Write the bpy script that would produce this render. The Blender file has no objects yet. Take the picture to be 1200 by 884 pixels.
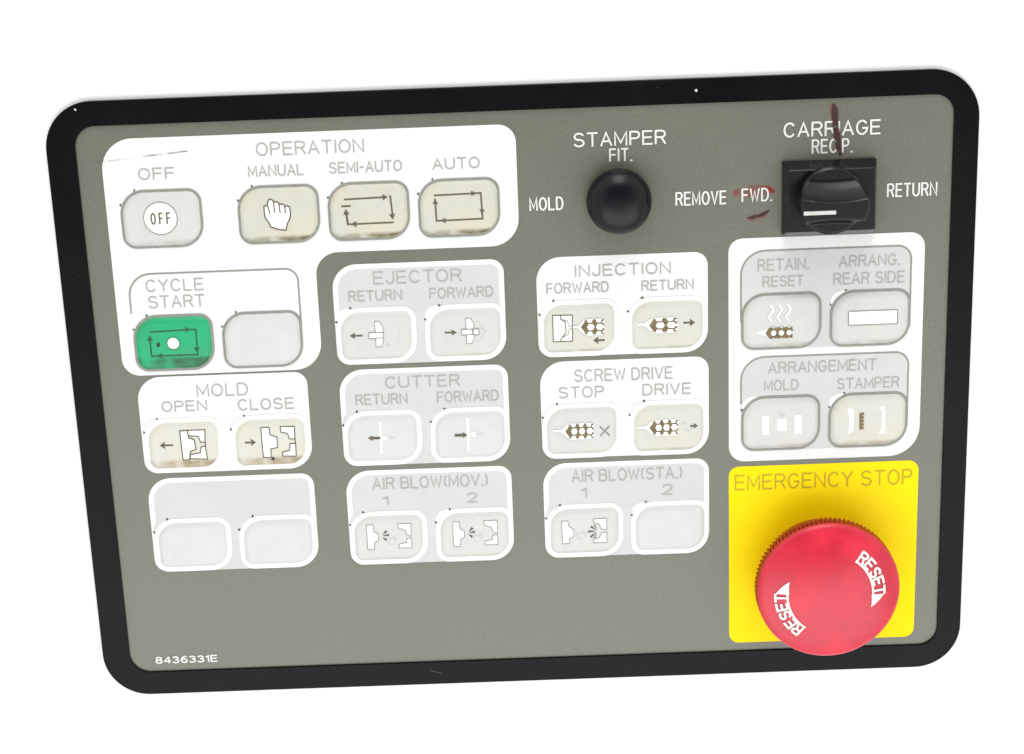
import bpy, bmesh, math, random
from mathutils import Vector, Matrix
random.seed(4)
scene = bpy.context.scene
COL = scene.collection
MM = 0.001

# ------------------------------------------------------------------ camera
cam = bpy.data.cameras.new('camera')
cam.lens = 60.0
cam.sensor_width = 36.0
cam.clip_start = 0.01
cam.clip_end = 50.0
camera = bpy.data.objects.new('camera', cam)
COL.objects.link(camera)
Rm = Matrix(((0.9993026592, 0.0367146116, 0.0067994508),
             (-0.0371699047, 0.9608393349, 0.2746018403),
             (0.0035487201, -0.2746630841, 0.9615399811)))
camera.matrix_world = Matrix.Translation((0.00075906, 0.14213723, 0.47577337)) @ Rm.to_4x4()
scene.camera = camera
scene.render.resolution_x = 1024
scene.render.resolution_y = 754

# ------------------------------------------------------------------ world + lamps (indoor product light)
world = bpy.data.worlds.new('World')
scene.world = world
world.use_nodes = True
wt = world.node_tree
bg = wt.nodes['Background']
# white light tent with a dim hole overhead where the photographer stands
wtc = wt.nodes.new('ShaderNodeTexCoord')
wdot = wt.nodes.new('ShaderNodeVectorMath')
wdot.operation = 'DOT_PRODUCT'
wdot.inputs[1].default_value = (0.0, 0.30, 0.954)
wt.links.new(wtc.outputs['Generated'], wdot.inputs[0])
wmr = wt.nodes.new('ShaderNodeMapRange')
wmr.interpolation_type = 'SMOOTHSTEP'
wmr.inputs[1].default_value = 0.72
wmr.inputs[2].default_value = 0.97
wmr.inputs[3].default_value = 1.15
wmr.inputs[4].default_value = 0.22
wt.links.new(wdot.outputs['Value'], wmr.inputs[0])
bg.inputs[0].default_value = (0.975, 0.99, 1.0, 1)
wt.links.new(wmr.outputs[0], bg.inputs[1])


def area(name, loc, target, sx, sy, radiance, color=(1, 1, 1)):
    l = bpy.data.lights.new(name, 'AREA')
    l.shape = 'RECTANGLE'
    l.size, l.size_y = sx, sy
    l.energy = radiance * math.pi * sx * sy
    l.color = color
    o = bpy.data.objects.new(name, l)
    COL.objects.link(o)
    o.location = loc
    d = Vector(target) - Vector(loc)
    o.rotation_euler = d.to_track_quat('-Z', 'Y').to_euler()
    return o


area('window_light', (0.05, 1.15, 0.48), (0, 0, 0), 0.50, 0.95, 5.0, (1.0, 0.99, 0.97))
area('ceiling_softbox', (0.05, -0.62, 0.85), (0, -0.03, 0), 1.5, 0.9, 1.85, (0.97, 1.0, 1.0))

vs = scene.view_settings
vs.view_transform = 'Standard'
vs.look = 'None'
vs.exposure = 0.0
vs.gamma = 1.0
vs.use_curve_mapping = False


# ------------------------------------------------------------------ materials
def mat(name, col, rough=0.5, spec=0.5, var=0.0, scale=300.0, bump=0.0, bscale=900.0, detail=3.0):
    m = bpy.data.materials.new(name)
    m.use_nodes = True
    nt = m.node_tree
    b = nt.nodes['Principled BSDF']
    b.inputs['Base Color'].default_value = (*col, 1)
    b.inputs['Roughness'].default_value = rough
    b.inputs['Specular IOR Level'].default_value = spec
    tc = None
    if var or bump:
        tc = nt.nodes.new('ShaderNodeTexCoord')
    if var:
        n = nt.nodes.new('ShaderNodeTexNoise')
        n.inputs['Scale'].default_value = scale
        n.inputs['Detail'].default_value = detail
        nt.links.new(tc.outputs['Object'], n.inputs['Vector'])
        r = nt.nodes.new('ShaderNodeMapRange')
        r.inputs[1].default_value = 0.25
        r.inputs[2].default_value = 0.75
        r.inputs[3].default_value = 1 - var
        r.inputs[4].default_value = 1 + var
        nt.links.new(n.outputs['Fac'], r.inputs[0])
        mx = nt.nodes.new('ShaderNodeMix')
        mx.data_type = 'RGBA'
        mx.blend_type = 'MULTIPLY'
        mx.inputs[0].default_value = 1
        mx.inputs[6].default_value = (*col, 1)
        nt.links.new(r.outputs[0], mx.inputs[7])
        nt.links.new(mx.outputs[2], b.inputs['Base Color'])
    if bump:
        n2 = nt.nodes.new('ShaderNodeTexNoise')
        n2.inputs['Scale'].default_value = bscale
        n2.inputs['Detail'].default_value = 2
        nt.links.new(tc.outputs['Object'], n2.inputs['Vector'])
        bp = nt.nodes.new('ShaderNodeBump')
        bp.inputs['Strength'].default_value = bump
        bp.inputs['Distance'].default_value = 0.0002
        nt.links.new(n2.outputs['Fac'], bp.inputs['Height'])
        nt.links.new(bp.outputs[0], b.inputs['Normal'])
    return m


def dirty(name, col, amount, dirt=(0.145, 0.12, 0.05), edge=-5.5, rough=0.42, wash=(0.60, 0.52, 0.33), washamt=0.5):
    """membrane plastic with grime gathered along the lower lip of the key and a faint yellowed wash"""
    m = mat(name, col, rough, 0.4, 0.03, 260, 0.05, 700)
    nt = m.node_tree
    b = nt.nodes['Principled BSDF']
    base = b.inputs['Base Color'].links[0].from_socket
    tc = next(n for n in nt.nodes if n.type == 'TEX_COORD')
    sp = nt.nodes.new('ShaderNodeSeparateXYZ')
    nt.links.new(tc.outputs['Object'], sp.inputs[0])
    n = nt.nodes.new('ShaderNodeTexNoise')
    n.inputs['Scale'].default_value = 170
    n.inputs['Detail'].default_value = 4
    nt.links.new(tc.outputs['Object'], n.inputs['Vector'])
    lo = nt.nodes.new('ShaderNodeMapRange')
    lo.interpolation_type = 'SMOOTHSTEP'
    lo.inputs[1].default_value = edge * MM
    lo.inputs[2].default_value = (edge - 1.3) * MM
    nt.links.new(sp.outputs[1], lo.inputs[0])
    nr = nt.nodes.new('ShaderNodeMapRange')
    nr.inputs[1].default_value = 0.30
    nr.inputs[2].default_value = 0.58
    nr.inputs[4].default_value = amount
    nt.links.new(n.outputs['Fac'], nr.inputs[0])
    mu = nt.nodes.new('ShaderNodeMath')
    mu.operation = 'MULTIPLY'
    nt.links.new(lo.outputs[0], mu.inputs[0])
    nt.links.new(nr.outputs[0], mu.inputs[1])
    # wash
    n3 = nt.nodes.new('ShaderNodeTexNoise')
    n3.inputs['Scale'].default_value = 75
    n3.inputs['Detail'].default_value = 3
    nt.links.new(tc.outputs['Object'], n3.inputs['Vector'])
    w = nt.nodes.new('ShaderNodeMapRange')
    w.inputs[1].default_value = 0.40
    w.inputs[2].default_value = 0.72
    w.inputs[4].default_value = washamt * amount
    nt.links.new(n3.outputs['Fac'], w.inputs[0])
    m0 = nt.nodes.new('ShaderNodeMix')
    m0.data_type = 'RGBA'
    nt.links.new(w.outputs[0], m0.inputs[0])
    nt.links.new(base, m0.inputs[6])
    m0.inputs[7].default_value = (*wash, 1)
    m1 = nt.nodes.new('ShaderNodeMix')
    m1.data_type = 'RGBA'
    nt.links.new(mu.outputs[0], m1.inputs[0])
    nt.links.new(m0.outputs[2], m1.inputs[6])
    m1.inputs[7].default_value = (*dirt, 1)
    nt.links.new(m1.outputs[2], b.inputs['Base Color'])
    return m


def smear(name, col, lo, hi, alpha, scale):
    """worn ink: opaque only where a noise leaves it"""
    m = mat(name, col, 0.55, 0.3)
    nt = m.node_tree
    b = nt.nodes['Principled BSDF']
    tc = nt.nodes.new('ShaderNodeTexCoord')
    n = nt.nodes.new('ShaderNodeTexNoise')
    n.inputs['Scale'].default_value = scale
    n.inputs['Detail'].default_value = 4
    nt.links.new(tc.outputs['Object'], n.inputs['Vector'])
    r = nt.nodes.new('ShaderNodeMapRange')
    r.inputs[1].default_value = lo
    r.inputs[2].default_value = hi
    r.inputs[4].default_value = alpha
    nt.links.new(n.outputs['Fac'], r.inputs[0])
    nt.links.new(r.outputs[0], b.inputs['Alpha'])
    return m


def blotch(m, scale, amt):
    """slow uneven tone over an existing material: handling and fading"""
    nt = m.node_tree
    b = nt.nodes['Principled BSDF']
    src = b.inputs['Base Color'].links[0].from_socket
    tc = next(n for n in nt.nodes if n.type == 'TEX_COORD')
    n = nt.nodes.new('ShaderNodeTexNoise')
    n.inputs['Scale'].default_value = scale
    n.inputs['Detail'].default_value = 5
    n.inputs['Roughness'].default_value = 0.6
    nt.links.new(tc.outputs['Object'], n.inputs['Vector'])
    mr = nt.nodes.new('ShaderNodeMapRange')
    mr.inputs[1].default_value = 0.3
    mr.inputs[2].default_value = 0.7
    mr.inputs[3].default_value = 1 - amt
    mr.inputs[4].default_value = 1 + amt
    nt.links.new(n.outputs['Fac'], mr.inputs[0])
    mx = nt.nodes.new('ShaderNodeMix')
    mx.data_type = 'RGBA'
    mx.blend_type = 'MULTIPLY'
    mx.inputs[0].default_value = 1
    nt.links.new(src, mx.inputs[6])
    nt.links.new(mr.outputs[0], mx.inputs[7])
    nt.links.new(mx.outputs[2], b.inputs['Base Color'])
    rr_ = nt.nodes.new('ShaderNodeMapRange')
    rr_.inputs[1].default_value = 0.3
    rr_.inputs[2].default_value = 0.7
    r0 = b.inputs['Roughness'].default_value
    rr_.inputs[3].default_value = r0 * 0.85
    rr_.inputs[4].default_value = r0 * 1.2
    nt.links.new(n.outputs['Fac'], rr_.inputs[0])
    nt.links.new(rr_.outputs[0], b.inputs['Roughness'])


M = {
    'table': mat('white_table', (0.94, 0.94, 0.94), 0.6, 0.2),
    'bezel': mat('black_rim', (0.0012, 0.0014, 0.0018), 0.30, 0.125, 0.15, 120, 0.06, 500),
    'grey': mat('grey_film', (0.129, 0.126, 0.094), 0.33, 0.62, 0.10, 1100, 0.10, 1100, 2.0),
    'white': mat('white_print', (0.735, 0.74, 0.715), 0.5, 0.35, 0.015, 60, 0.04, 600),
    'fill': mat('pale_grey_print', (0.545, 0.548, 0.532), 0.5, 0.35, 0.025, 120, 0.04, 600),
    'patch': mat('pale_patch_print', (0.66, 0.66, 0.645), 0.5, 0.35),
    'ink': mat('grey_ink', (0.36, 0.36, 0.34), 0.55, 0.3, 0.12, 900),
    'line': mat('outline_ink', (0.25, 0.25, 0.215), 0.5, 0.3, 0.12, 500),
    'icon': mat('icon_ink', (0.115, 0.095, 0.06), 0.5, 0.3, 0.15, 700),
    'faint': mat('faint_ink', (0.50, 0.50, 0.47), 0.5, 0.3),
    'pale': mat('pale_icon', (0.90, 0.90, 0.84), 0.45, 0.35),
    'brown': mat('brown_ink', (0.17, 0.125, 0.06), 0.5, 0.3, 0.35, 900),
    'dot': mat('black_speck', (0.03, 0.03, 0.03), 0.5, 0.3),
    'text_white': mat('white_lettering', (0.70, 0.70, 0.655), 0.5, 0.3),
    'yellow': mat('yellow_print', (0.93, 0.685, 0.0), 0.5, 0.12, 0.02, 80, 0.04, 600),
    'yellow_ink': mat('ink_on_yellow', (0.47, 0.36, 0.006), 0.5, 0.3),
    'key': dirty('key_clear', (0.555, 0.557, 0.532), 0.3),
    'key_cream': dirty('key_cream', (0.565, 0.562, 0.50), 0.5),
    'key_dirty': dirty('key_grimy', (0.535, 0.53, 0.46), 1.0),
    'key_used': dirty('key_used', (0.585, 0.575, 0.515), 0.9, dirt=(0.30, 0.22, 0.12), edge=-3.9),
    'key_pale': dirty('key_pale', (0.565, 0.57, 0.555), 0.08),
    'green': dirty('key_green', (0.008, 0.37, 0.155), 1.0, dirt=(0.015, 0.12, 0.05), edge=-3.6, wash=(0.025, 0.30, 0.12), washamt=0.9),
    'green_ink': mat('ink_on_green', (0.02, 0.10, 0.035), 0.5, 0.3, 0.3, 900),
    'ball': mat('black_ball', (0.003, 0.004, 0.0055), 0.28, 0.25, 0.1, 200),
    'switch': mat('black_switch', (0.003, 0.004, 0.005), 0.27, 0.30, 0.1, 200, 0.05, 700),
    'red': mat('red_plastic', (0.57, 0.014, 0.036), 0.32, 0.5, 0.10, 45, 0.05, 500),
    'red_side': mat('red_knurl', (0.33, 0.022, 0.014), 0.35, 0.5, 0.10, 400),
    'reset': mat('reset_white', (0.80, 0.70, 0.68), 0.5, 0.3),
    'reset_shade': mat('reset_painted_shadow', (0.22, 0.03, 0.04), 0.5, 0.3),
    'maroon': smear('maroon_marker', (0.050, 0.016, 0.013), 0.20, 0.46, 0.93, 420),
    'red_mark': smear('red_marker', (0.36, 0.02, 0.025), 0.30, 0.72, 0.66, 240),
    'scratch': smear('pencil_line', (0.10, 0.10, 0.10), 0.36, 0.66, 0.8, 260),
    'pointer': mat('pointer_white', (0.56, 0.56, 0.52), 0.5, 0.3, 0.12, 500),
    'scuff': mat('dull_scuff', (0.07, 0.07, 0.07), 0.6, 0.3),
    'chip': mat('chipped_white', (0.65, 0.65, 0.62), 0.6, 0.3),
}


for nm, sc, am in (('grey', 28, .05), ('white', 40, .03), ('yellow', 45, .035), ('red', 90, .15), ('bezel', 40, .3), ('fill', 50, .025)):
    blotch(M[nm], sc, am)


# ------------------------------------------------------------------ planar shape helpers (millimetres)
def arc(cx, cy, rx, ry, a0, a1, n=10):
    return [(cx + rx * math.cos(math.radians(a0 + (a1 - a0) * i / n)),
             cy + ry * math.sin(math.radians(a0 + (a1 - a0) * i / n))) for i in range(n + 1)]


def rr(cx, cy, w, h, radii, n=10):
    tl, tr, br, bl = [max(r, 0.05) for r in radii]
    x0, x1, y0, y1 = cx - w / 2, cx + w / 2, cy - h / 2, cy + h / 2
    return (arc(x1 - br, y0 + br, br, br, -90, 0, n) + arc(x1 - tr, y1 - tr, tr, tr, 0, 90, n)
            + arc(x0 + tl, y1 - tl, tl, tl, 90, 180, n) + arc(x0 + bl, y0 + bl, bl, bl, 180, 270, n))


def inset_rr(cx, cy, w, h, radii, i, n=10):
    return rr(cx, cy, w - 2 * i, h - 2 * i, [r - i for r in radii], n)


def box_rr(x0, y0, x1, y1, radii, n=10):
    return rr((x0 + x1) / 2, (y0 + y1) / 2, x1 - x0, y1 - y0, radii, n)


def roundpoly(corners, n=10, closed=True):
    out = []
    N = len(corners)
    for i, (x, y, r) in enumerate(corners):
        if (not closed and i in (0, N - 1)) or r <= 0:
            out.append((x, y))
            continue
        p = Vector((x, y))
        a = Vector(corners[i - 1][:2]) - p
        b = Vector(corners[(i + 1) % N][:2]) - p
        a.normalize()
        b.normalize()
        ang = a.angle(b)
        d = r / math.tan(ang / 2)
        c = p + (a + b).normalized() * (r / math.sin(ang / 2))
        s, e = p + a * d - c, p + b * d - c
        t0 = math.atan2(s.y, s.x)
        dt = (math.atan2(e.y, e.x) - t0 + math.pi) % (2 * math.pi) - math.pi
        out += [(c.x + r * math.cos(t0 + dt * k / n), c.y + r * math.sin(t0 + dt * k / n)) for k in range(n + 1)]
    return out


class Shape:
    """collects faces of several inks / plastics, then links them as ONE mesh object"""

    def __init__(self):
        self.bm = bmesh.new()
        self.mats = []
        self.k = 0

    def slot(self, m):
        if m not in self.mats:
            self.mats.append(m)
        return self.mats.index(m)

    def face(self, pts3, m, smooth=False):
        vs_ = [self.bm.verts.new((x * MM, y * MM, z * MM)) for x, y, z in pts3]
        f = self.bm.faces.new(vs_)
        f.material_index = self.slot(m)
        f.smooth = smooth
        return f

    def poly(self, pts, z, m):
        a = sum(pts[i - 1][0] * pts[i][1] - pts[i][0] * pts[i - 1][1] for i in range(len(pts)))
        if a < 0:
            pts = pts[::-1]
        self.k += 1
        z += 0.0015 * (self.k % 40)
        self.face([(x, y, z) for x, y in pts], m)

    def disc(self, cx, cy, r, z, m, ry=None, n=24):
        self.poly([(cx + r * math.cos(2 * math.pi * i / n), cy + (ry or r) * math.sin(2 * math.pi * i / n)) for i in range(n)], z, m)

    def stroke(self, pts, w, z, m, closed=False, ext=0.0, tmap=None):
        P = [Vector(p) for p in pts]
        Q = [P[0]]
        for p in P[1:]:
            if (p - Q[-1]).length > 1e-4:
                Q.append(p)
        if closed and (Q[0] - Q[-1]).length < 1e-4:
            Q.pop()
        if len(Q) < 2:
            return
        if ext and not closed:
            Q[0] = Q[0] + (Q[0] - Q[1]).normalized() * ext
            Q[-1] = Q[-1] + (Q[-1] - Q[-2]).normalized() * ext
        n = len(Q)
        L, R_ = [], []
        for i in range(n):
            dp = (Q[i] - Q[i - 1]).normalized() if (i > 0 or closed) else None
            dn = (Q[(i + 1) % n] - Q[i]).normalized() if (i < n - 1 or closed) else None
            dp = dp or dn
            dn = dn or dp
            n1, n2 = Vector((-dp.y, dp.x)), Vector((-dn.y, dn.x))
            b = n1 + n2
            if b.length < 1e-3:
                b = n1
            b.normalize()
            k = min(1 / max(b.dot(n1), 0.2), 1.9) * w / 2
            L.append(Q[i] + b * k)
            R_.append(Q[i] - b * k)
        self.k += 1
        z += 0.0015 * (self.k % 40)
        f = tmap or (lambda p: p)
        def mk(p):
            x, y = f(p)[:2]
            zz = z + (f(p)[2] if len(f(p)) > 2 else 0)
            return self.bm.verts.new((x * MM, y * MM, zz * MM))
        lv, rv = [mk(p) for p in L], [mk(p) for p in R_]
        s = self.slot(m)
        for i in range(n if closed else n - 1):
            j = (i + 1) % n
            fc = self.bm.faces.new((rv[i], rv[j], lv[j], lv[i]))
            fc.material_index = s

    def rings(self, loops, m, cap=True, smooth=True, mats=None):
        """bridge equal-count loops of 3-D points, optionally cap the last"""
        V = [[self.bm.verts.new((x * MM, y * MM, z * MM)) for x, y, z in lp] for lp in loops]
        n = len(V[0])
        for a in range(len(V) - 1):
            s = self.slot(mats[a] if mats else m)
            for i in range(n):
                j = (i + 1) % n
                f = self.bm.faces.new((V[a][i], V[a][j], V[a + 1][j], V[a + 1][i]))
                f.material_index = s
                f.smooth = smooth
        if cap:
            f = self.bm.faces.new(V[-1])
            f.material_index = self.slot(m)
            f.smooth = smooth

    def build(self, name, parent=None, loc=(0, 0, 0), label=None, sharp=None):
        me = bpy.data.meshes.new(name)
        self.bm.to_mesh(me)
        self.bm.free()
        for m in self.mats:
            me.materials.append(m)
        if sharp is not None:
            me.set_sharp_from_angle(angle=math.radians(sharp))
        o = bpy.data.objects.new(name, me)
        COL.objects.link(o)
        o.location = [c * MM for c in loc]
        if parent:
            o.parent = parent
        if label:
            o['label'] = label
        return o


# ------------------------------------------------------------------ stroke lettering
G = {
    'A': (.72, [[(0, 0), (.36, 1), (.72, 0)], [(.12, .33), (.60, .33)]]),
    'B': (.68, [[(0, 0), (0, 1)], [(0.05, 1)] + arc(.42, .765, .23, .235, 90, -90) + [(0.05, .53)], [(.05, 0)] + arc(.42, .265, .26, .265, -90, 85)]),
    'C': (.72, [arc(.37, .5, .37, .5, 42, 318, 20)]),
    'D': (.70, [[(0, 0), (0, 1)], [(.05, 1)] + arc(.32, .5, .38, .5, 90, -90, 14) + [(.05, 0)]]),
    'E': (.62, [[(.62, 1), (0, 1), (0, 0), (.62, 0)], [(0, .52), (.56, .52)]]),
    'F': (.60, [[(.60, 1), (0, 1), (0, 0)], [(0, .52), (.54, .52)]]),
    'G': (.74, [arc(.37, .5, .37, .5, 42, 330, 20) + [(.73, .46), (.42, .46)]]),
    'I': (.02, [[(0.01, 0), (0.01, 1)]]),
    'J': (.50, [[(.5, 1), (.5, .28)] + arc(.25, .28, .25, .28, 0, -175)]),
    'L': (.58, [[(0, 1), (0, 0), (.58, 0)]]),
    'M': (.80, [[(0, 0), (0, 1), (.40, .18), (.80, 1), (.80, 0)]]),
    'N': (.70, [[(0, 0), (0, 1), (.70, 0), (.70, 1)]]),
    'O': (.76, [arc(.38, .5, .38, .5, 0, 360, 26)]),
    'P': (.64, [[(0, 0), (0, 1)], [(.05, 1)] + arc(.38, .74, .26, .26, 90, -90) + [(.05, .48)]]),
    'R': (.67, [[(0, 0), (0, 1)], [(.05, 1)] + arc(.40, .75, .26, .25, 90, -90) + [(.05, .5)], [(.40, .5), (.67, 0)]]),
    'S': (.68, [arc(.34, .755, .31, .245, 25, 270, 14) + arc(.34, .255, .33, .255, 90, -158, 14)]),
    'T': (.68, [[(0, 1), (.68, 1)], [(.34, 1), (.34, 0)]]),
    'U': (.70, [[(0, 1), (0, .33)] + arc(.35, .33, .35, .33, 180, 360, 14) + [(.70, 1)]]),
    'V': (.70, [[(0, 1), (.35, 0), (.70, 1)]]),
    'W': (.96, [[(0, 1), (.24, 0), (.48, .86), (.72, 0), (.96, 1)]]),
    'Y': (.68, [[(0, 1), (.34, .48), (.68, 1)], [(.34, .48), (.34, 0)]]),
    '1': (.26, [[(0, .78), (.26, 1), (.26, 0)]]),
    '2': (.66, [arc(.33, .70, .31, .30, 165, -38, 14) + [(0, 0), (.66, 0)]]),
    '3': (.64, [arc(.30, .76, .28, .24, 150, -90, 12), arc(.30, .26, .33, .26, 90, -152, 12)]),
    '4': (.68, [[(.50, 0), (.50, 1)], [(.46, .96), (0, .28), (.68, .28)]]),
    '6': (.66, [arc(.33, .30, .31, .30, 0, 360, 20), arc(.46, .36, .44, .64, 75, 182, 10)]),
    '8': (.66, [arc(.33, .76, .27, .24, 0, 360, 18), arc(.33, .26, .32, .26, 0, 360, 18)]),
    '-': (.34, [[(0, .47), (.34, .47)]]),
    '.': (.05, [[(0, .0), (.06, .0)]]),
    '(': (.20, [arc(.46, .5, .44, .62, 132, 228, 8)]),
    ')': (.20, [arc(-.26, .5, .44, .62, 48, -48, 8)]),
}


def text(sh, s, x0, x1, yb, h, w, m, z=0.2, gap=.27, space=.42, tmap=None):
    """single-stroke capitals fitted between x0 and x1 on the base line yb"""
    pen, items = 0.0, []
    for ch in s:
        if ch == ' ':
            pen += space
            continue
        gw, st = G[ch]
        items.append((pen, st, ch))
        pen += gw + gap
    total = pen - gap
    sx = (x1 - x0 - w) / total
    sy = h - w
    for px, st, ch in items:
        for line in st:
            pts = [(x0 + w / 2 + (px + x) * sx, yb + w / 2 + y * sy) for x, y in line]
            closed = ch in 'O68' and abs(line[0][0] - line[-1][0]) < 1e-6 and abs(line[0][1] - line[-1][1]) < 1e-6
            sh.stroke(pts, w, z, m, closed=closed, ext=0 if closed else w * (.5 if ch == '.' else .32), tmap=tmap)


def lettering(s, x0, x1, yb, h, parent, m='ink', w=0.42, label=None, **k):
    sh = Shape()
    cx, cy = (x0 + x1) / 2, yb + h / 2
    text(sh, s, x0 - cx, x1 - cx, yb - cy, h, w, M[m], z=0.0, **k)
    return sh.build('lettering', parent, (cx, cy, 0.16), label or 'printed word ' + s)


# ------------------------------------------------------------------ setting
t = Shape()
t.poly([(-1500, -1500), (1500, -1500), (1500, 1500), (-1500, 1500)], 0, M['table'])
table = t.build('table_surface', None, (0, 0, -1.3))
table['kind'] = 'structure'

# ------------------------------------------------------------------ the panel
panel = bpy.data.objects.new('control_panel', None)
COL.objects.link(panel)
panel.location = (0, 0, 0)
panel['label'] = 'grey machine control panel with black rim, white key fields and red stop button'
panel['category'] = 'control panel'

LX0, LX1, LY0, LY1 = -121.8, 122.9, -82.7, 83.2
OW, OH = 260.0, 180.3
NB = 14
s = Shape()
orad = [13.5] * 4


def oring(i, z):
    return [(x, y, z) for x, y in inset_rr(0, 0, OW, OH, orad, i, NB)]


irad = [6.0, 5.5, 5.5, 6.0]


def iring(i, z):
    return [(x, y, z) for x, y in rr((LX0 + LX1) / 2, (LY0 + LY1) / 2, LX1 - LX0 - 2 * i, LY1 - LY0 - 2 * i, [r - i for r in irad], NB)]


s.rings([oring(0.3, -1.3), oring(0, -1.1), oring(0, 0.35), oring(0.08, 0.52), oring(0.3, 0.62),
         iring(-0.15, 0.62), iring(-0.03, 0.55), iring(0, 0.45), iring(0, -0.1)], M['bezel'], cap=False)


def blob(sh, cx, cy, r, z, m, n=9, j=.4):
    sh.poly([(cx + r * (1 + random.uniform(-j, j)) * math.cos(2 * math.pi * i / n),
              cy + r * (1 + random.uniform(-j, j)) * math.sin(2 * math.pi * i / n)) for i in range(n)], z, m)


for cx, cy, r in ((-120.6, 88.0, .30), (51.3, 86.8, .38), (40.6, 88.0, .12), (-124.3, 41, .13), (-8, 87.5, .1),
                  (125.5, 12, .12), (123.6, -47, .14), (-60, -86.5, .1), (101, -86, .1)):
    blob(s, cx, cy, r, 0.64, M['chip' if r > .25 else 'scuff'])
s.stroke([(-31, -85.4), (-27.5, -86.6)], .18, 0.64, M['scuff'])
s.build('bezel', panel, sharp=12)

# grey film
s = Shape()
s.poly(iring(-0.05, 0) and [(x, y) for x, y, z in iring(-0.05, 0)], 0, M['grey'])
plate = s.build('face_plate', panel)

# switch and lever lettering, printed straight on the grey film
cond = dict(gap=.34)
lettering('STAMPER', 17.0, 42.9, 72.2, 4.1, plate, 'text_white', .53)
lettering('FIT.', 26.9, 33.4, 67.8, 3.8, plate, 'text_white', .50, **cond)
lettering('MOLD', 4.1, 13.8, 54.7, 3.9, plate, 'text_white', .53, **cond)
lettering('REMOVE', 45.3, 59.7, 54.6, 4.0, plate, 'text_white', .52, **cond)
lettering('CARRIAGE', 75.6, 102.7, 72.7, 4.25, plate, 'text_white', .55)
lettering('RECIP.', 83.5, 95.0, 67.9, 4.1, plate, 'text_white', .52, **cond)
lettering('FWD.', 63.9, 72.6, 55.0, 3.9, plate, 'text_white', .50, **cond)
lettering('RETURN', 104.8, 119.0, 54.8, 4.0, plate, 'text_white', .52, **cond)
lettering('8436331E', -114.3, -95.4, -80.3, 2.4, plate, 'text_white', .48, label='printed number 8436331E', gap=.3)


def brush(pts, z, m, label, jit=.07, sub=14):
    """hand drawn pen mark: centre line with half-widths, edges slightly ragged"""
    L, R_ = [], []
    n = (len(pts) - 1) * sub
    for i in range(n + 1):
        q = min(i // sub, len(pts) - 2)
        f = i / sub - q
        (xa, ya, wa), (xb, yb, wb) = pts[q], pts[q + 1]
        f2 = f * f * (3 - 2 * f)
        x, y, w = xa + (xb - xa) * f, ya + (yb - ya) * f, wa + (wb - wa) * f2
        d = Vector((xb - xa, yb - ya)).normalized()
        L.append((x - d.y * (w + random.uniform(-jit, jit)), y + d.x * (w + random.uniform(-jit, jit))))
        R_.append((x + d.y * (w + random.uniform(-jit, jit)), y - d.x * (w + random.uniform(-jit, jit))))
    sh = Shape()
    for i in range(n):
        sh.face([(*R_[i], z), (*R_[i + 1], z), (*L[i + 1], z), (*L[i], z)], M[m])
    bmesh.ops.recalc_face_normals(sh.bm, faces=sh.bm.faces[:])
    return sh.build('marker_stroke', plate, label=label)


brush([(89.4, 81.6, .35), (89.8, 79.5, .95), (90.0, 76.5, .8), (90.5, 73.0, .95), (91.0, 70.0, .75), (91.6, 67.2, .35)], 0.34, 'maroon', 'dark maroon upright marker stroke')
brush([(88.3, 81.5, .15), (88.9, 80.2, .5), (89.0, 77, .15)], 0.30, 'red_mark', 'faint red marker edge')
brush([(61.6, 57.6, .7), (64.0, 57.9, 1.5), (68.0, 58.2, 1.6), (71.2, 58.2, 1.3), (73.3, 57.8, .6)], 0.10, 'red_mark', 'red marker smear behind word FWD.')
brush([(69.8, 58.8, .2), (71.6, 58.5, .55), (73.0, 57.6, .3)], 0.14, 'red_mark', 'red marker fleck')
brush([(65.4, 50.4, .15), (67.2, 50.6, .5), (69.2, 51.0, .42), (70.6, 51.6, .45), (71.9, 52.5, .12)], 0.10, 'maroon', 'short dark red marker dash')
brush([(66.0, 49.8, .2), (68.2, 49.9, .7), (70.8, 51.0, .4)], 0.07, 'red_mark', 'faint red marker smudge')

# ------------------------------------------------------------------ keys
KR = (7.0, 3.9, 6.7, 3.8)       # outline radii: wide top left and bottom right
KIR = (5.6, 2.6, 5.3, 2.5)


def arrow(sh, tip, tail, z, m, w=.55, hl=1.6, hw=1.15):
    a, b = Vector(tip), Vector(tail)
    d = (a - b).normalized()
    n = Vector((-d.y, d.x))
    c = a - d * hl
    sh.poly([tuple(a), tuple(c + n * hw / 1), tuple(c + d * .25), tuple(c - n * hw / 1)], z, m)
    sh.stroke([tuple(b), tuple(c + d * .3)], w, z, m)


def head(sh, c, d, z, m, l=1.5, w=.85):
    c, d = Vector(c), Vector(d)
    n = Vector((-d.y, d.x))
    sh.poly([tuple(c + d * l / 2), tuple(c - d * l / 2 + n * w), tuple(c - d * l / 2 - n * w)], z, m)


def outlined(sh, pts, z, w=.30, fill='pale', ink='icon'):
    sh.poly(pts, z, M[fill])
    sh.stroke(pts, w, z + .07, M[ink], closed=True)


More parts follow.
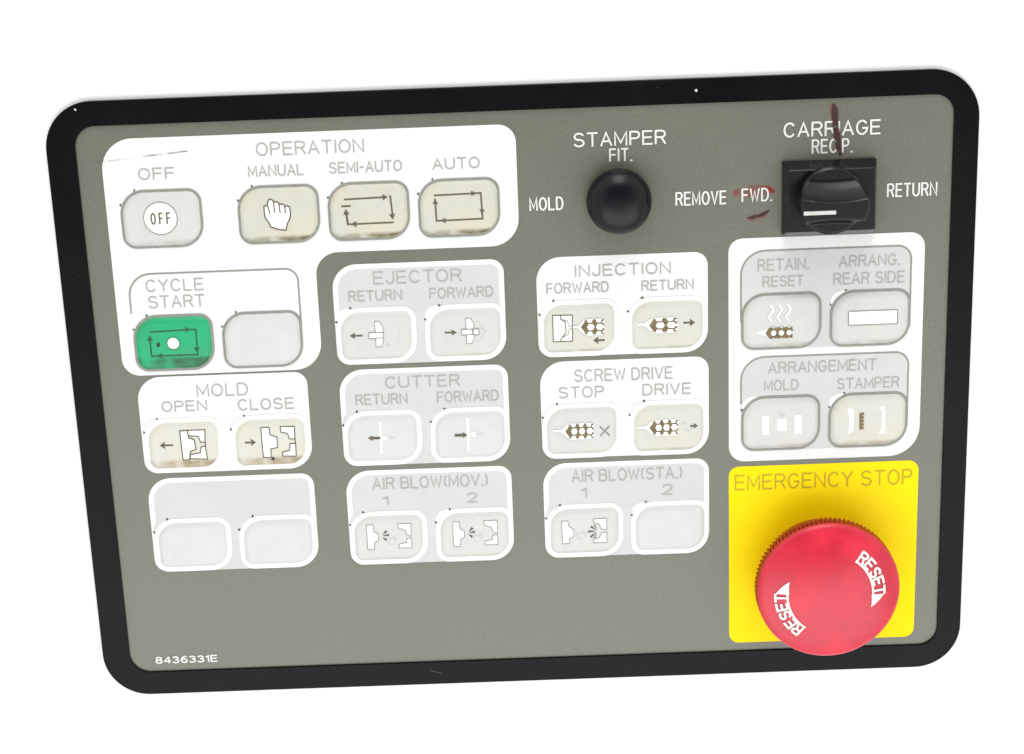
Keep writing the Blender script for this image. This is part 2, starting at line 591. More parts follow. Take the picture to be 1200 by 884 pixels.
def screw(sh, x0, x1, yc, h, z, cols=2, rows=3, tip=1.5):
    """plasticising screw pictogram: brown lattice with pale windows"""
    b = M['brown']
    body = [(x0 - tip, yc), (x0, yc + h * .42)]
    n = cols * 2
    for i in range(n + 1):
        x = x0 + (x1 - x0) * i / n
        body.append((x, yc + h * (.42 if i % 2 == 0 else .5)))
    for i in range(n, -1, -1):
        x = x0 + (x1 - x0) * i / n
        body.append((x, yc - h * (.5 if i % 2 else .42)))
    sh.poly(body, z, b)
    p = (x1 - x0) / cols
    for c in range(cols):
        cx = x0 + p * (c + .5) + .12
        if rows == 3:
            sh.poly([(cx - p * .43, yc), (cx - p * .25, yc - h * .19), (cx + p * .22, yc - h * .19), (cx + p * .40, yc), (cx + p * .22, yc + h * .19), (cx - p * .25, yc + h * .19)], z + .07, M['pale'])
            for q in (-1, 1):
                cx2 = cx - p * .12
                sh.poly([(cx2 - p * .36, yc + q * h * .51), (cx2 + p * .36, yc + q * h * .51), (cx2 + p * .22, yc + q * h * .28), (cx2 - p * .22, yc + q * h * .28)], z + .07, M['pale'])
        else:
            sh.disc(cx, yc, p * .36, z + .07, M['pale'], ry=h * .24, n=6)
            for q in (-1, 1):
                sh.poly([(cx - p * .30, yc + q * h * .51), (cx + p * .30, yc + q * h * .51), (cx, yc + q * h * .36)], z + .07, M['key'])
    # notches biting into the right hand end
    for q in ((-.3, 0, .3) if rows == 3 else (0,)):
        sh.poly([(x1 + .15, yc + (q + .1) * h), (x1 + .15, yc + (q - .1) * h), (x1 - p * .22, yc + q * h)], z + .07, M['pale'])


def nozzle(sh, pts, z):
    sh.poly(pts, z, M['pale'])
    n = len(pts) // 2
    sh.stroke(pts[:n], .22, z + .07, M['faint'])
    sh.stroke(pts[n:], .22, z + .07, M['faint'])


def mold_half(sh, pts, z, w=.30, ink='icon'):
    outlined(sh, pts, z, w, 'pale', ink)


def ic_off(sh, z):
    sh.disc(-.2, .3, 4.7, z, M['pale'], n=40)
    sh.stroke(arc(-.2, .3, 4.7, 4.6, 0, 360, 40), .28, z + .07, M['line'], closed=True)
    text(sh, 'OFF', -3.0, 2.7, -1.45, 3.4, .42, M['icon'], z + .07, gap=.85)


def ic_hand(sh, z):
    pts = [(-3.9, 2.6), (-2.9, 2.9), (-2.55, 4.3), (-1.9, 4.6), (-1.3, 4.2), (-.9, 3.7), (-.3, 3.8), (.3, 3.4), (.6, 3.0), (1.2, 3.1), (1.8, 2.8), (2.1, 2.4), (2.8, 2.5),
           (3.3, 2.1), (3.4, .4), (3.2, -1.0), (2.3, -2.6), (1.8, -4.4), (-.6, -4.0), (-2.4, -3.3), (-2.8, -2.1), (-3.8, -.6), (-3.9, .8)]
    outlined(sh, pts, z, .36)
    for a, b in (((-2.9, 2.9), (-2.3, .5)), ((-1.15, 3.9), (-1.0, .7)), ((.4, 3.2), (.55, .5)), ((1.95, 2.6), (2.0, .5))):
        sh.stroke([a, b], .32, z + .09, M['icon'])


def ic_semi(sh, z):
    m = M['icon']
    sh.stroke([(-6.7, 3.7), (4.6, 3.95)], .5, z, m)
    sh.stroke([(6.3, 4.4), (6.75, -2.3)], .5, z, m)
    sh.stroke([(6.9, -3.3), (-6.0, -3.4)], .5, z, m)
    sh.stroke([(-6.0, -3.7), (-6.35, .2)], .6, z, m)
    sh.stroke([(-7.6, 1.8), (-4.9, 1.8)], .5, z, m)
    for c, d in (((4.9, 3.95), (1, 0)), ((6.6, -1.7), (.05, -1)), ((-4.4, -3.4), (-1, 0)), ((-6.35, .2), (-.05, 1))):
        head(sh, c, d, z + .08, m)


def ic_auto(sh, z):
    m = M['icon']
    sh.stroke([(-6.9, 3.9), (6.3, 4.1), (6.5, -3.2), (-6.5, -3.35), (-6.6, 3.0)], .5, z, m)
    for c, d in (((4.3, 4.1), (1, 0)), ((6.45, -1.3), (0, -1)), ((-4.6, -3.3), (-1, 0)), ((-6.6, 2.2), (0, 1))):
        head(sh, c, d, z + .08, m, 1.4, .75)


def ic_cycle(sh, z):
    m = M['green_ink']
    sh.stroke([(-6.5, 3.7), (6.8, 4.0), (6.7, -3.5), (-6.6, -3.5), (-6.6, 2.4)], .45, z, m)
    for c, d in (((4.6, 4.0), (1, 0)), ((6.6, -2.2), (0, -1)), ((-4.4, -3.5), (-1, 0)), ((-6.6, 1.9), (0, 1))):
        head(sh, c, d, z + .08, m, 1.5, .8)
    sh.disc(0, .1, 1.75, z, M['pale'], n=28)
    sh.stroke(arc(0, .1, 1.8, 1.8, 0, 360, 28), .2, z + .08, m, closed=True)
    blob(sh, -4.4, -.2, .62, z, M['dot'])


def ic_open(sh, z):
    arrow(sh, (-6.9, .35), (-3.0, .35), z, M['icon'])
    mold_half(sh, [(1.7, 4.7), (6.7, 4.7), (6.45, 1.0), (5.2, .9), (4.6, 2.8), (1.7, 3.1)], z)
    mold_half(sh, [(6.4, -.4), (6.7, -4.3), (1.6, -4.0), (1.9, -2.8), (4.8, -2.3), (5.2, -.5)], z)
    mold_half(sh, [(-.6, 4.6), (1.6, 4.7), (1.75, 2.4), (3.3, 1.8), (3.6, -1.1), (1.9, -1.7), (1.5, -4.2), (-.4, -4.3)], z + .1)
    sh.stroke([(6.5, .9), (6.5, -.4)], .3, z + .1, M['icon'])
    for q in range(7):
        blob(sh, random.uniform(-.5, 5), random.uniform(-5.4, -4.7), random.uniform(.08, .2), z, M['brown'])


def ic_close(sh, z):
    arrow(sh, (-4.1, .3), (-7.4, .3), z, M['icon'])
    mold_half(sh, [(-2.4, 4.7), (0, 4.7), (.1, 2.4), (2.1, 1.6), (2.0, -1.5), (0, -1.9), (0, -4.5), (-2.3, -4.4)], z)
    mold_half(sh, [(3.3, 4.8), (7.4, 4.7), (7.3, .9), (5.7, 1.0), (5.3, 2.7), (3.4, 3.1)], z)
    mold_half(sh, [(7.4, -.5), (7.3, -4.4), (3.4, -4.2), (3.4, -3.0), (5.5, -2.6), (5.8, -.5)], z)
    sh.stroke([(7.35, .9), (7.4, -.5)], .3, z, M['icon'])
    blob(sh, .5, -4.9, .5, z, M['dot'])


def ic_eject(sh, z, dx, faint, arr):
    arrow(sh, *arr, z, M['icon'], hw=.95)
    outlined(sh, [(dx - .2, 4.3), (dx + 1.1, 4.3), (dx + 2.0, 2.8), (dx + 2.0, -1.5), (dx + 1.3, -3.1), (dx - .2, -3.2)], z, .22, 'pale', 'line')
    w = 4.1 if faint == 'low' else 4.9
    x0 = dx - (2.1 if faint == 'low' else 1.5)
    outlined(sh, [(x0, 1.05), (x0 + w, 1.05), (x0 + w, -.55), (x0, -.55)], z + .1, .24, 'pale', 'line')
    if faint == 'low':
        for seg in ([(2.6, -2.7), (3.4, -2.75)], [(4.0, -2.7), (4.8, -2.5)], [(5.3, -2.2), (6.1, -1.5)], [(6.2, -.9), (6.4, .2)], [(6.6, .6), (6.9, 1.6)], [(2.9, -2.0), (3.6, -2.9)]):
            sh.stroke(seg, .22, z, M['faint'])
    else:
        sh.stroke([(dx + 1.7, 1.0), (dx + 1.7, -.55)], .5, z + .18, M['line'])
        sh.stroke([(3.0, 3.3), (4.2, 2.9), (5.1, 1.6), (5.3, .2), (5.0, -1.3), (4.2, -2.2), (3.0, -2.6)], .22, z, M['faint'])
        sh.stroke([(4.3, 1.4), (6.2, .4), (4.6, -.9)], .18, z, M['faint'])


def ic_ejr(sh, z):
    ic_eject(sh, z, 0, 'low', ((-7.7, .35), (-3.9, .35)))


def ic_ejf(sh, z):
    ic_eject(sh, z, .5, 'arc', ((-2.4, .25), (-5.9, .3)))


def ic_cutr(sh, z):
    sh.stroke([(-.35, 5.0), (-.55, -4.6)], .7, z, M['pale'])
    arrow(sh, (-4.3, .3), (-.6, .2), z + .1, M['icon'], .7, 1.5, .8)
    sh.disc(.7, .15, .75, z + .1, M['pale'])
    sh.stroke([(2.0, .15), (3.8, .2)], .3, z, M['faint'])


def ic_cutf(sh, z):
    sh.stroke([(-.5, 5.2), (-.6, -4.8)], .7, z, M['pale'])
    arrow(sh, (-.7, .2), (-4.5, .2), z + .1, M['icon'], .8, 1.5, .85)
    sh.disc(.9, .3, .75, z + .1, M['pale'])
    sh.stroke([(2.2, .3), (4.1, .4)], .3, z, M['faint'])


MR1 = [(2.9, 4.5), (6.8, 4.5), (6.7, .5), (5.5, .9), (5.2, 2.3), (2.9, 3.4)]
MR2 = [(6.75, -.1), (6.8, -3.2), (2.9, -3.1), (3.1, -2.0), (5.3, -1.5), (5.5, -.2)]


def swirl(sh, cx, cy, z):
    sh.stroke(arc(cx, cy, 1.1, 1.0, 20, 300, 14), .18, z, M['faint'])
    sh.stroke(arc(cx + .9, cy + .5, .6, .9, -80, 110, 10), .18, z, M['faint'])


def ic_blow(sh, z):
    mold_half(sh, [(-6.3, 4.5), (-4.4, 4.4), (-4.3, 2.2), (-3.0, 1.5), (-3.1, -.4), (-4.3, -1.2), (-4.5, -3.4), (-6.4, -3.3)], z, .22, 'line')
    mold_half(sh, MR1, z, .22, 'line')
    mold_half(sh, MR2, z, .22, 'line')
    for tx, ty in ((-.5, 2.4), (.15, 1.1), (-.7, -.5)):
        d = (Vector((tx, ty)) - Vector((-2.1, .8))).normalized()
        n = Vector((-d.y, d.x)) * .42
        e = Vector((tx, ty))
        sh.poly([tuple(Vector((-2.1, .8)) + d * .4), tuple(e + n), tuple(e - n)], z, M['icon'])
    swirl(sh, .7, -1.0, z)


def ic_blow_sta(sh, z):
    mold_half(sh, [(-6.8, 3.4), (-5.0, 3.5), (-4.7, 1.7), (-3.3, .7), (-3.2, -1.3), (-4.5, -2.0), (-4.6, -3.6), (-6.6, -3.7)], z, .22, 'line')
    mold_half(sh, [(2.7, 3.8), (6.6, 3.9), (6.55, .4), (5.0, .6), (4.4, 2.2), (2.7, 2.8)], z, .22, 'line')
    mold_half(sh, [(6.55, -.4), (6.5, -3.7), (2.5, -3.7), (2.6, -2.6), (4.4, -2.2), (5.0, -.7)], z, .22, 'line')
    for tx, ty in ((1.9, 1.5), (1.0, -.1), (1.7, -1.9), (3.0, 2.0), (2.9, -2.2)):
        d = (Vector((tx, ty)) - Vector((3.7, -.1))).normalized()
        n = Vector((-d.y, d.x)) * .32
        e = Vector((tx, ty))
        sh.poly([tuple(Vector((3.7, -.1)) + d * .3), tuple(e + n), tuple(e - n)], z + .1, M['icon'] if tx < 2.5 else M['line'])
    swirl(sh, -1.3, -1.3, z)


def ic_injf(sh, z):
    outlined(sh, [(-7.5, 4.2), (-1.9, 4.1), (-2.0, -3.6), (-7.5, -3.6)], z, .28)
    sh.stroke([(-5.3, 4.1), (-5.2, 3.0), (-3.9, 2.1), (-3.8, -1.1), (-5.2, -2.6), (-5.4, -3.5)], .26, z + .12, M['icon'])
    sh.stroke([(-4.9, 3.0), (-3.3, 2.4), (-2.9, .8), (-2.0, .8)], .2, z + .12, M['line'])
    sh.stroke([(-2.0, .1), (-2.9, .0), (-3.2, -1.6), (-4.8, -2.4)], .2, z + .12, M['line'])
    nozzle(sh, [(-2.0, .85), (-.4, .85), (1.5, 2.7), (1.5, -1.9), (-.4, .1), (-1.9, .15)], z + .05)
    screw(sh, 2.0, 7.1, .4, 4.8, z + .15)
    arrow(sh, (3.9, -3.65), (7.3, -3.65), z, M['icon'])


def ic_injr(sh, z):
    nozzle(sh, [(-8.4, .95), (-6.7, .95), (-4.7, 2.3), (-4.7, -1.8), (-6.7, .1), (-8.4, .15)], z)
    screw(sh, -3.8, 2.6, .15, 4.5, z + .1)
    arrow(sh, (7.9, .6), (4.5, .6), z, M['icon'])


def ic_stop(sh, z):
    nozzle(sh, [(-8.2, .75), (-6.2, .8), (-4.0, 2.5), (-4.0, -2.2), (-6.2, -.2), (-8.2, -.05)], z)
    screw(sh, -3.4, 3.3, .1, 4.8, z + .1, cols=3)
    sh.stroke([(5.2, 1.3), (8.1, -1.6)], .5, z, M['line'])
    sh.stroke([(5.3, -1.6), (8.0, 1.3)], .5, z, M['line'])


def ic_drive(sh, z):
    nozzle(sh, [(-8.8, .85), (-6.8, .9), (-4.8, 2.6), (-4.8, -2.0), (-6.8, -.1), (-8.8, .05)], z)
    screw(sh, -4.2, 2.6, .3, 4.8, z + .1, cols=3)
    sh.stroke(arc(5.6, .2, 1.2, 1.2, -150, 60, 14), .2, z, M['faint'])
    sh.stroke(arc(4.4, .2, .8, 1.4, 20, 150, 10), .2, z, M['faint'])
    arrow(sh, (8.5, .45), (6.2, .45), z + .1, M['icon'], .4, 1.3, .8)


def ic_heat(sh, z):
    for x in (-3.2, -.7, 1.8):
        pts = [(x + .75 * math.sin(k / 10 * 2 * math.pi) + (k - 5) * .06, 5.0 - k * .48) for k in range(11)]
        sh.stroke(pts, .55, z, M['pale'])
        sh.stroke([(p[0] - .3, p[1]) for p in pts], .16, z + .06, M['faint'])
    sh.poly([(-7.0, -3.0), (-4.2, -1.9), (-4.2, -4.2)], z, M['pale'])
    screw(sh, -3.6, 3.1, -3.2, 3.6, z + .1, cols=3, rows=1, tip=1.1)


def ic_bar(sh, z):
    outlined(sh, box_rr(-6.4, -1.75, 7.6, 2.35, (.4,) * 4, 4), z, .3, 'pale', 'line')
    for x in (-1.6, 2.2):
        sh.stroke([(x - 1.2, .8), (x, .1), (x + 1.2, .6)], .12, z + .1, M['faint'])


def ic_blocks(sh, z):
    for x0, x1, y0, y1 in ((-5.4, -3.6, -3.0, 2.5), (-1.1, 1.6, -2.1, 1.5), (4.0, 5.9, -3.2, 2.5)):
        sh.poly([(x0, y0), (x1, y0), (x1, y1), (x0, y1)], z, M['pale'])
    sh.stroke([(-.4, 4.4), (-.5, 2.5), (.9, 2.5), (.9, 3.6)], .2, z, M['faint'])
    sh.poly([(-.35, 2.3), (.75, 2.3), (.7, 3.2), (-.3, 3.1)], z, M['faint'])


def ic_stamper(sh, z):
    sh.poly([(-6.2, 4.3), (-4.3, 3.4), (-4.4, -3.0), (-5.9, -3.9), (-5.5, 0)], z, M['pale'])
    sh.poly([(3.1, 4.0), (4.7, 4.2), (4.9, -3.9), (3.2, -4.2), (3.2, -3.3), (3.9, -3.0), (3.8, 3.2), (3.1, 3.3)], z, M['pale'])
    sh.stroke([(-2.4, 2.5), (-2.3, -2.6)], .7, z + .1, M['brown'])
    for k in range(5):
        sh.disc(-1.75, 2.2 - k * 1.08, .42, z + .12, M['brown'], n=8)


def make_key(parent, cx, cy, kind, icon=None, body='key', label=None, dots=(1, 1), patch='fill'):
    """kind A: large key with a printed grey outline; kind B: smaller plateau inside a broad white ring"""
    sh = Shape()
    # registration specks and pale corner patch beside the key
    if patch:
        sh.poly(roundpoly([(-11.3, 3.6, .3), (-11.3, 7.0, 2.6), (-8.6, 8.3, 1.6), (-6.6, 8.3, .3), (-7.4, 6.6, 0), (-9.8, 5.2, 0)]), 0.03, M[patch])
    for on, (px, py) in zip(dots, ((-7.1, 8.3), (-11.3, 4.3))):
        if on:
            r = random.uniform(.42, .56)
            a = random.uniform(0, 6)
            sh.poly([(px + r * (1.2 if q == 0 else .9) * math.cos(a + q * 1.9), py + r * math.sin(a + q * 1.9)) for q in range(3)], 0.09, M['dot'])
    if kind == 'A':
        w, h, rad = 23.1, 16.7, KR
        lv = [(0, .05), (0, .16), (.15, .20), (.75, .21), (.95, .36), (1.3, .85), (1.8, 1.08), (2.5, 1.15)]
        ms = [M['line'], M['line'], M['line'], M[body], M[body], M[body], M[body]]
    else:
        w, h, rad = 23.2, 16.8, KR
        lv = [(0, .05), (.03, .09), (.12, .11), (1.45, .12), (1.7, .30), (2.05, .58), (2.6, .74), (3.2, .77)]
        ms = [M['white'], M['white'], M['white'], M[body], M[body], M[body], M[body]]
    sh.rings([[(x, y, z) for x, y in inset_rr(0, 0, w, h, rad, i)] for i, z in lv], M[body], mats=ms)
    if icon:
        icon(sh, lv[-1][1] + .03)
    return sh.build('membrane_key', parent, (cx, cy, 0.1), label, sharp=60)


def group(outline, label, fill=None, extra=None):
    sh = Shape()
    xs = [p[0] for p in outline]
    ys = [p[1] for p in outline]
    cx, cy = (min(xs) + max(xs)) / 2, (min(ys) + max(ys)) / 2
    loc = lambda pts: [(x - cx, y - cy) for x, y in pts]
    o = loc(outline)
    a = sum(o[i - 1][0] * o[i][1] - o[i][0] * o[i - 1][1] for i in range(len(o)))
    if a < 0:
        o = o[::-1]
    sh.rings([[(x, y, 0.0) for x, y in o], [(x, y, .06) for x, y in o]], M['white'], smooth=False)
    for f in (fill or []):
        sh.poly(loc(f), .09, M['fill'])
    for pts, w, m, closed in (extra or []):
        sh.stroke(loc(pts), w, .13, M[m], closed=closed)
    g = sh.build('key_group', panel, (cx, cy, 0.02), label)
    return g, cx, cy


def put(g, strings, keys):
    """lettering and keys of a group, in panel millimetres, re-based on the group's centre"""
    gr, cx, cy = g
    for st, x0, x1, yb, h, *rest in strings:
        lettering(st, x0 - cx, x1 - cx, yb - cy, h, gr, w=rest[0] if rest else .42)
    for kx, ky, kind, icon, body, label, dots, patch in keys:
        make_key(gr, kx - cx, ky - cy, kind, icon, body, label, dots, patch)


C = (-99.45, -74.0, -41.1, -15.5, 17.2, 42.6, 75.3, 100.8)
Rw = (56.5, 20.2, -10.75, -41.95)

# operation group (L shaped)
g = group(roundpoly([(-115, 79.4, 9), (1.0, 79.4, 5), (1.0, 45.0, 8), (-57.2, 45.0, 6.5), (-57.2, 10.8, 8), (-115, 10.8, 5)]),
          'white L shaped operation key field',
          extra=[(roundpoly([(-110.9, 29.3, 0), (-110.9, 40.75, 6.5), (-62.5, 40.75, 3.6), (-62.5, 24.0, 0)], closed=False), .5, 'line', False)])
put(g, [('OPERATION', -71.6, -41.4, 73.1, 3.85), ('OFF', -105.1, -94.8, 67.6, 3.4), ('MANUAL', -74.3, -58.6, 67.3, 3.3),
        ('SEMI-AUTO', -51.6, -31.1, 67.4, 3.25), ('AUTO', -22.6, -9.3, 67.4, 3.3),
        ('CYCLE', -106.1, -89.5, 35.4, 3.7), ('START', -105.8, -89.6, 30.6, 3.7)],
    [(-99.55, Rw[0], 'A', ic_off, 'key', 'grey key with OFF in a white circle', (1, 1), None),
     (-66.5, Rw[0], 'A', ic_hand, 'key_dirty', 'grimy cream key with open hand pictogram', (1, 1), None),
     (-41.1, Rw[0], 'A', ic_semi, 'key_dirty', 'cream key with broken arrow loop', (1, 1), None),
     (-15.65, Rw[0], 'A', ic_auto, 'key_dirty', 'cream key with closed arrow loop', (1, 1), None),
     (C[0], 20.3, 'A', ic_cycle, 'green', 'green cycle start key with white dot', (1, 1), None),
     (C[1] + .1, 20.3, 'A', None, 'key_pale', 'blank pale key beside the green key', (1, 1), None)])
# pencil scratch across the corner of the white field
sh = Shape()
for a, b in (((-116.9, 73.0), (-113.5, 73.3)), ((-113.0, 73.3), (-105.6, 74.0)), ((-103.2, 74.3), (-97.6, 74.7)), ((-96.4, 74.8), (-90.6, 75.3))):
    sh.stroke([a, b], .3, 0.3, M['scratch'])
sh.build('pencil_scratch', plate, label='thin broken pencil line')


def std_group(x0, x1, y0, y1, filled, label):
    out = box_rr(x0, y0, x1, y1, (7.0, 3.8, 6.9, 3.8))
    f = None
    if filled:
        f = [roundpoly([(x0 + 1.5, y0 + .0, 2.4), (x0 + 1.5, y1 - 1.5, 5.6), (x1 - 1.5, y1 - 1.5, 2.4), (x1 - 1.5, y0 + .0, 5)])]
    return group(out, label, f)


g = std_group(-111.5, -62.0, -19.2, 10.2, False, 'white MOLD key field')
put(g, [('MOLD', -94.3, -79.3, 3.7, 3.9), ('OPEN', -104.9, -91.6, -.5, 3.3), ('CLOSE', -82.7, -66.3, -.9, 3.5)],
    [(C[0], Rw[2], 'B', ic_open, 'key_used', 'stained key with closed mould and left arrow', (1, 1), 'patch'),
     (C[1], Rw[2], 'B', ic_close, 'key_used', 'stained key with open mould and right arrow', (1, 1), 'patch')])
g = std_group(-111.4, -62.2, -50.25, -20.85, True, 'pale grey key field with no lettering')
put(g, [], [(C[0], Rw[3], 'B', None, 'key_pale', 'blank key', (1, 1), 'fill'), (C[1], Rw[3], 'B', None, 'key_pale', 'blank key', (1, 1), 'fill')])
g = std_group(-52.8, -3.8, 11.7, 41.3, True, 'pale grey EJECTOR key field')
put(g, [('EJECTOR', -41.1, -15.9, 35.2, 3.8), ('RETURN', -48.5, -33.1, 30.4, 3.2), ('FORWARD', -25.3, -7.0, 30.4, 3.2)],
    [(C[2], Rw[1], 'B', ic_ejr, 'key', 'key with ejector pin and left arrow', (1, 1), 'white'),
     (C[3], Rw[1], 'B', ic_ejf, 'key', 'key with ejector pin and right arrow', (1, 1), 'white')])
g = std_group(-52.8, -3.8, -19.1, 10.2, True, 'pale grey CUTTER key field')
put(g, [('CUTTER', -39.5, -17.8, 4.2, 3.6), ('RETURN', -48.4, -33.2, -.6, 3.3), ('FORWARD', -24.7, -6.7, -.7, 3.4)],
    [(C[2], Rw[2], 'B', ic_cutr, 'key_pale', 'key with white cutter line and left arrow', (1, 1), 'fill'),
     (C[3], Rw[2], 'B', ic_cutf, 'key_pale', 'key with white cutter line and right arrow', (1, 1), 'fill')])
g = std_group(-52.8, -3.9, -50.25, -20.75, True, 'pale grey AIR BLOW(MOV.) key field')
put(g, [('AIR BLOW(MOV.)', -45.0, -10.8, -26.8, 3.8), ('1', -42.3, -40.5, -31.8, 2.9), ('2', -17.3, -14.2, -31.9, 3.2)],
    [(C[2], Rw[3], 'B', ic_blow, 'key', 'air blow key under the number 1', (1, 1), 'fill'), (C[3], Rw[3], 'B', ic_blow, 'key', 'air blow key under the number 2', (1, 1), 'patch')])
g = std_group(5.4, 54.3, 11.9, 41.2, False, 'white INJECTION key field')
put(g, [('INJECTION', 16.4, 43.8, 35.2, 3.5), ('FORWARD', 8.1, 26.0, 30.5, 3.2), ('RETURN', 35.3, 50.3, 30.4, 3.1)],
    [(C[4], Rw[1], 'B', ic_injf, 'key_cream', 'key with mould, screw and left arrow', (1, 1), None),
     (C[5], Rw[1], 'B', ic_injr, 'key_cream', 'key with screw and right arrow', (1, 1), None)])
g = std_group(5.5, 54.4, -19.0, 10.4, False, 'white SCREW DRIVE key field')
put(g, [('SCREW DRIVE', 15.4, 44.0, 4.0, 3.8), ('STOP', 10.7, 24.0, -.8, 3.5), ('DRIVE', 35.1, 49.3, -.8, 3.5)],
    [(C[4], Rw[2], 'B', ic_stop, 'key', 'key with screw and cross', (1, 1), 'patch'),
     (C[5], Rw[2], 'B', ic_drive, 'key_cream', 'cream key with screw and turning arrow', (1, 1), 'patch')])
g = std_group(5.4, 54.3, -50.15, -20.65, True, 'pale grey AIR BLOW(STA.) key field')
put(g, [('AIR BLOW(STA.)', 13.8, 46.5, -26.7, 3.8), ('1', 16.4, 18.2, -31.7, 3.1), ('2', 40.4, 43.6, -31.7, 3.4)],
    [(C[4], Rw[3], 'B', ic_blow_sta, 'key', 'air blow key with spray towards the right mould half', (1, 1), 'fill'),
     (C[5], Rw[3], 'B', None, 'key_pale', 'blank key under the number 2', (1, 1), 'patch')])

# right hand group with two outlined boxes
b1 = roundpoly([(63.75, 11.9, 3.8), (63.75, 40.85, 7.0), (112.2, 40.85, 3.9), (112.2, 11.9, 6.7)])
b2 = roundpoly([(63.75, -18.9, 3.8), (63.75, 9.55, 7.0), (112.2, 9.55, 3.9), (112.2, -18.9, 6.7)])
l1 = roundpoly([(63.75, 20, 0), (63.75, 40.85, 7.0), (112.2, 40.85, 3.9), (112.2, 17, 0)], closed=False)
l2 = roundpoly([(63.75, -4.5, 0), (63.75, 9.55, 7.0), (112.2, 9.55, 3.9), (112.2, -13, 0)], closed=False)
g = group(box_rr(60.2, -22.1, 116.0, 44.6, (4, 4.2, 9, 4.6)), 'tall white key field with two grey boxes', [b1, b2],
          [(l1, .5, 'line', False), (l2, .5, 'line', False)])
put(g, [('RETAIN.', 68.5, 83.1, 34.9, 3.5), ('RESET', 69.9, 81.7, 30.2, 3.2), ('ARRANG.', 91.6, 109.0, 35.2, 3.4), ('REAR SIDE', 90.1, 110.5, 30.1, 3.5),
        ('ARRANGEMENT', 71.6, 103.0, 4.4, 3.5), ('MOLD', 70.4, 80.5, -.8, 3.3), ('STAMPER', 91.6, 109.7, -1.1, 3.4)],
    [(C[6], 20.1, 'A', ic_heat, 'key', 'key with heat waves over a screw', (0, 0), None),
     (C[7], 20.1, 'A', ic_bar, 'key', 'key with white bar', (1, 1), 'white'),
     (C[6], -10.6, 'A', ic_blocks, 'key', 'key with three white blocks', (0, 1), 'white'),
     (C[7], -10.6, 'A', ic_stamper, 'key_cream', 'cream key with white brackets and brown rod', (1, 1), 'white')])

# ------------------------------------------------------------------ emergency stop
sh = Shape()
ycx, ycy = 88.1, -51.9
ol = rr(0, 0, 55.9, 56.4, (3.0, 3.0, 3.0, 3.0))
sh.rings([[(x, y, 0) for x, y in ol], [(x, y, .08) for x, y in ol]], M['yellow'], smooth=False)
yel = sh.build('warning_plate', panel, (ycx, ycy, 0.02), 'yellow square plate')
lettering('EMERGENCY STOP', 61.9 - ycx, 114.3 - ycx, -31.1 - ycy, 4.8, yel, 'yellow_ink', .46)

EC = (87.35, -57.9)
ER = 20.8
NK = 96
SEG = NK * 4


def loop(r, z, kn=0.0, tw=0.0):
    out = []
    for i in range(SEG):
        a = 2 * math.pi * i / SEG
        q = r + kn * (0.5 + 0.5 * math.cos(NK * a))
        out.append((q * math.cos(a), q * math.sin(a), z))
    return out


ZF = 15.0
dome = lambda r: ZF + 3.6 * (1 - (r / ER) ** 2)
prof = [(ER - 4.5, ZF - 6.6, 0), (ER - 1.6, ZF - 6.6, 0), (ER - .9, ZF - 6.3, .95), (ER - .85, ZF - 4.5, .95), (ER - .85, ZF - 2.6, .95),
        (ER - .6, ZF - 1.7, .55), (ER - .15, ZF - 1.3, .1), (ER, ZF - .95, 0), (ER - .12, ZF - .5, 0), (ER - .5, ZF - .1, 0), (ER - 1.0, ZF + .22, 0)]
loops = [loop(r, z, k) for r, z, k in prof]
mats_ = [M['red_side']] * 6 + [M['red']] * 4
for r in (ER - 1.8, 16.5, 13.5, 10.5, 7.5, 4.5, 1.8):
    loops.append(loop(r, dome(r) - .02, 0))
    mats_.append(M['red'])
sh = Shape()
sh.rings(loops, M['red'], mats=mats_)
stop = sh.build('emergency_stop_button', panel, (EC[0], EC[1], 0), 'round red mushroom button with knurled edge and white RESET marks', sharp=40)
sh = Shape()
nk = lambda r, z: [(r * math.cos(2 * math.pi * i / 64), r * math.sin(2 * math.pi * i / 64), z) for i in range(64)]
sh.rings([nk(17.0, .12), nk(17.0, 2.0), nk(16.5, 2.5), nk(14, 2.6), nk(14, 5), nk(16.5, ZF - 6.4)], M['red_side'])
sh.build('button_neck', stop, (0, 0, 0), sharp=40)


